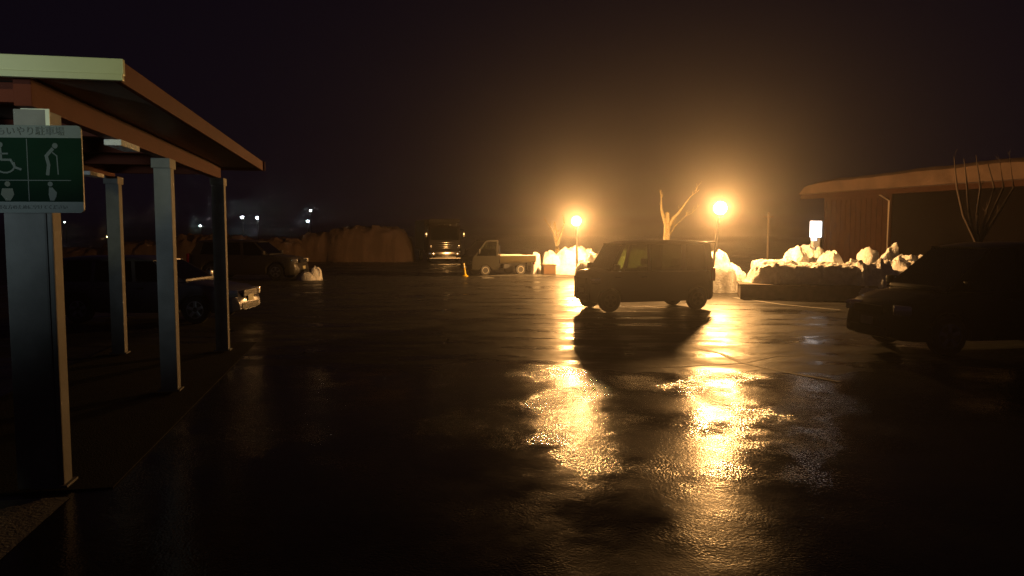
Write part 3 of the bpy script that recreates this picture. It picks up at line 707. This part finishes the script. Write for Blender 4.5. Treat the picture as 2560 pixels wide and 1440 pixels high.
# ------------------------------------------------------------ small things
b = grd(1163, 691); t = empty('bollard', b)
bm = bmesh.new(); lathe(bm, [(.15, 0), (.15, .03), (.07, .07), (.055, .10)], 16, 'z'); build('base', bm, 'yellow', t, True)
bm = bmesh.new(); tube(bm, [(0, 0, .08), (-.03, 0, .32), (-.07, 0, .62)], [.05, .046, .042], 14); bo = build('tube', bm, 'yellow', t, True)
bm = bmesh.new(); tube(bm, [(-.043, 0, .41), (-.053, 0, .49)], [.048, .047], 14); tube(bm, [(-.06, 0, .54), (-.067, 0, .59)], [.046, .045], 14); build('reflective_band', bm, 'band', bo, True)
tag(t, 'yellow rubber bollard leaning left in front of the flatbed kei truck', 'bollard')

# wooden planter beside the bright heap and dark stone planter on the right
def planter(name, x, y, w_, d_, h, m, rot, label):
    t = empty(name, (x, y, 0), R(rot))
    build('box', newbox(-w_ / 2, w_ / 2, -d_ / 2, d_ / 2, 0, h, .02), m, t); build('rim', newbox(-w_ / 2 - .03, w_ / 2 + .03, -d_ / 2 - .03, d_ / 2 + .03, h + .002, h + .06, .015), m, t)
    return tag(t, label, 'planter')
planter('planter', 1.80, 36.7, .62, .6, .42, 'planter', 12, 'low brown box planter at the left foot of the blazing heap')
planter('planter', 9.3, 22.95, 4.3, 1.7, .40, 'stone', -14, 'long dark stone planter buried under the snow heap right of the lamps')

# lit sign box on its pillar
p = at(2040, 575, 27.5)
t = empty('lit_sign', (p.x, p.y, 0), R(8))
build('pillar', newbox(-.15, .12, -.09, .09, 0, 2.08, .01), 'case', t)
bx = build('light_box', newbox(-.20, .18, -.10, .10, 1.86, 2.46, .03), 'box_lit', t)
build('lower_light', newbox(-.19, -.02, -.11, .0, 1.74, 1.855, .01), 'box_lit', t)
build('cap', newbox(-.19, .17, -.09, .09, 2.462, 2.49, .008), 'case', t)
tag(t, 'glowing white box sign on a grey pillar in front of the brown building', 'sign')
heap('snow_heap', 'bluish snow cap lit by the glowing sign at its foot', [(p.x - .35, p.y - .3, .75, .6, 1.50, 7), (p.x + .35, p.y - .1, .4, .4, 1.35, 5)], seed=14, res=.06, group=GS, amp=.08)

# faint utility pole behind
p = at(1920, 584, 46); t = empty('utility_pole', (p.x, p.y, 0))
bm = bmesh.new(); tube(bm, [(0, 0, 0), (0, 0, 3.3)], [.07, .06], 10); build('pole', bm, 'trim', t, True)
bm = newbox(-.3, .3, -.02, .02, 3.0, 3.08); build('crossbar', bm, 'trim', t)
tag(t, 'thin faint pole standing in the haze between the right lamp and the lit sign', 'pole')

# building on the right
A = at(2052, 488, 38.5); B = at(2590, 452, 28.2)
bd = empty('building', (A.x, A.y, 0)); d = (Vector((B.x, B.y, 0)) - Vector((A.x, A.y, 0))); ln = d.length + 5; bd.rotation_euler = (0, 0, math.atan2(d.y, d.x))
EZ = A.z
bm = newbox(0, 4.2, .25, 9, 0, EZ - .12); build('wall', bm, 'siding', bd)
build('wall', newbox(4.203, ln, .30, 9, 0, EZ - .12), 'shade_siding', bd)  # same wall past the downpipe, shade put into a near-black copy
bm = bmesh.new()
for k in range(13):
    x = .16 + k * .32; box(bm, x - .02, x + .02, .222, .248, .3, EZ - .3)
tag(build('batten', bm, 'siding', bd), kind='stuff')
build('plinth', newbox(-.02, ln + .02, .20, .246, 0, .3), 'stone', bd)
rf = build('roof', newbox(-.7, ln + .6, -.65, 9.6, EZ - .12, EZ + .06, .02), 'sheet', bd)
build('eave_board', newbox(-.7, ln + .6, -.69, -.653, EZ - .20, EZ + .04), 'siding', rf)
bm = bmesh.new(); tube(bm, [(4.15, .14, .1), (4.15, .14, EZ - .45), (4.15, -.45, EZ - .18)], .04, 8); build('downpipe', bm, 'trim', bd, True)
tag(bd, 'low brown building with vertical siding and a thick snow covered roof', 'building')
# snow on the roof, a rounded slab
def roof_snow():
    bm = bmesh.new(); nx, ny = 90, 16; g = []
    x0, x1, y0, y1 = -.75, ln + .6, -.80, 6.0
    for i in range(nx + 1):
        row = []
        for j in range(ny + 1):
            u = i / nx; v = (j / ny) ** 1.6; x = lerp(x0, x1, u); y = lerp(y0, y1, v)
            th = (.55 + .25 * min(1, u * 2.2)) + .16 * noise.noise(Vector((x * .35, y * .35, 3))) + .05 * noise.noise(Vector((x * 1.4, y, 1)))
            e = min(1, (y - y0) / .16, (x - x0) / 1.2); h = th * (1 - (1 - max(e, 0)) ** 2.2) if e > 0 else 0
            yy = y - (.10 * math.sin(min(1, e) * math.pi)) * (1 if j < 8 else 0)
            row.append(bm.verts.new((x, yy, EZ + .065 + max(h, 0))))
        g.append(row)
    for i in range(nx):
        for j in range(ny): bm.faces.new((g[i][j], g[i + 1][j], g[i + 1][j + 1], g[i][j + 1]))
    bmesh.ops.solidify
    o = build('roof_snow', bm, mat('dimmed_roof_snow', (.15, .10, .075), .85, spec=.1, var=.3, vscale=1.2, bump=.7, bscale=3), rf, True); return o  # dimming by the mist put into the snow colour
roof_snow()
# dark bare tree in front of the roof
p = at(2445, 590, 24); rr = random.Random(4)
limbs = []
for px in (2385, 2410, 2440, 2470, 2500, 2525):
    q = at(px, 400 + rr.uniform(-14, 12), 24); m_ = at(px + rr.uniform(6, 18), 470, 24); o_ = Vector((p.x, p.y, 0))
    a = m_ - o_; b2 = q - o_
    limbs.append([(0, 0, 1.6, .06), (a.x * .6, .1, a.z * .75, .045), (a.x, .0, a.z, .035), (b2.x, 0, b2.z, .012)])
tree((p.x, p.y, 0), [(0, 0, 0, .14), (.03, 0, .8, .11), (0, 0, 1.6, .09)], limbs, 'dark leafless tree whose thin branches cross the snowy roof at the right edge', m='darkbark', twigs=2, seed=8, group=None, thick=.9)

# bits of ice that glint on the asphalt
for k, (px, py, lab) in enumerate(((1120, 851, 'glinting ice chip alone on the dark asphalt left of the van shadow'), (762, 883, 'dull bluish ice chip on the asphalt right of the silver car'))):
    g = grd(px, py); bm = bmesh.new(); bmesh.ops.create_icosphere(bm, subdivisions=1, radius=.03)
    for v in bm.verts: v.co += noise.noise_vector(v.co * 40 + Vector((k, 0, 0))) * .01; v.co.z = v.co.z * .6 + .016
    o = build('ice_chip', bm, 'chrome'); o.location = g; tag(o, lab, 'ice', 'ice chips on the asphalt')

# ------------------------------------------------------------ night mist
bm = newbox(-620, 620, -45, 905, -1.0, 7.6)
me = bpy.data.meshes.new('haze'); bm.to_mesh(me); bm.free()
hm = bpy.data.materials.new('haze'); hm.use_nodes = True; nt = hm.node_tree; nt.nodes.clear()
o = nt.nodes.new('ShaderNodeOutputMaterial'); v = nt.nodes.new('ShaderNodeVolumePrincipled')
v.inputs['Color'].default_value = (.96, .93, .90, 1); v.inputs['Density'].default_value = .0026; v.inputs['Anisotropy'].default_value = .90
v.inputs['Density Attribute'].default_value = ''; v.inputs['Temperature Attribute'].default_value = ''
hm.cycles.homogeneous_volume = True; hm.cycles.volume_sampling = 'EQUIANGULAR'
for k in ('globe', 'farglobe', 'farorange', 'box_lit'): M[k].cycles.emission_sampling = 'NONE'
nt.links.new(v.outputs[0], o.inputs['Volume']); me.materials.append(hm)
ho = bpy.data.objects.new('haze', me); C.objects.link(ho); tag(ho, kind='stuff')
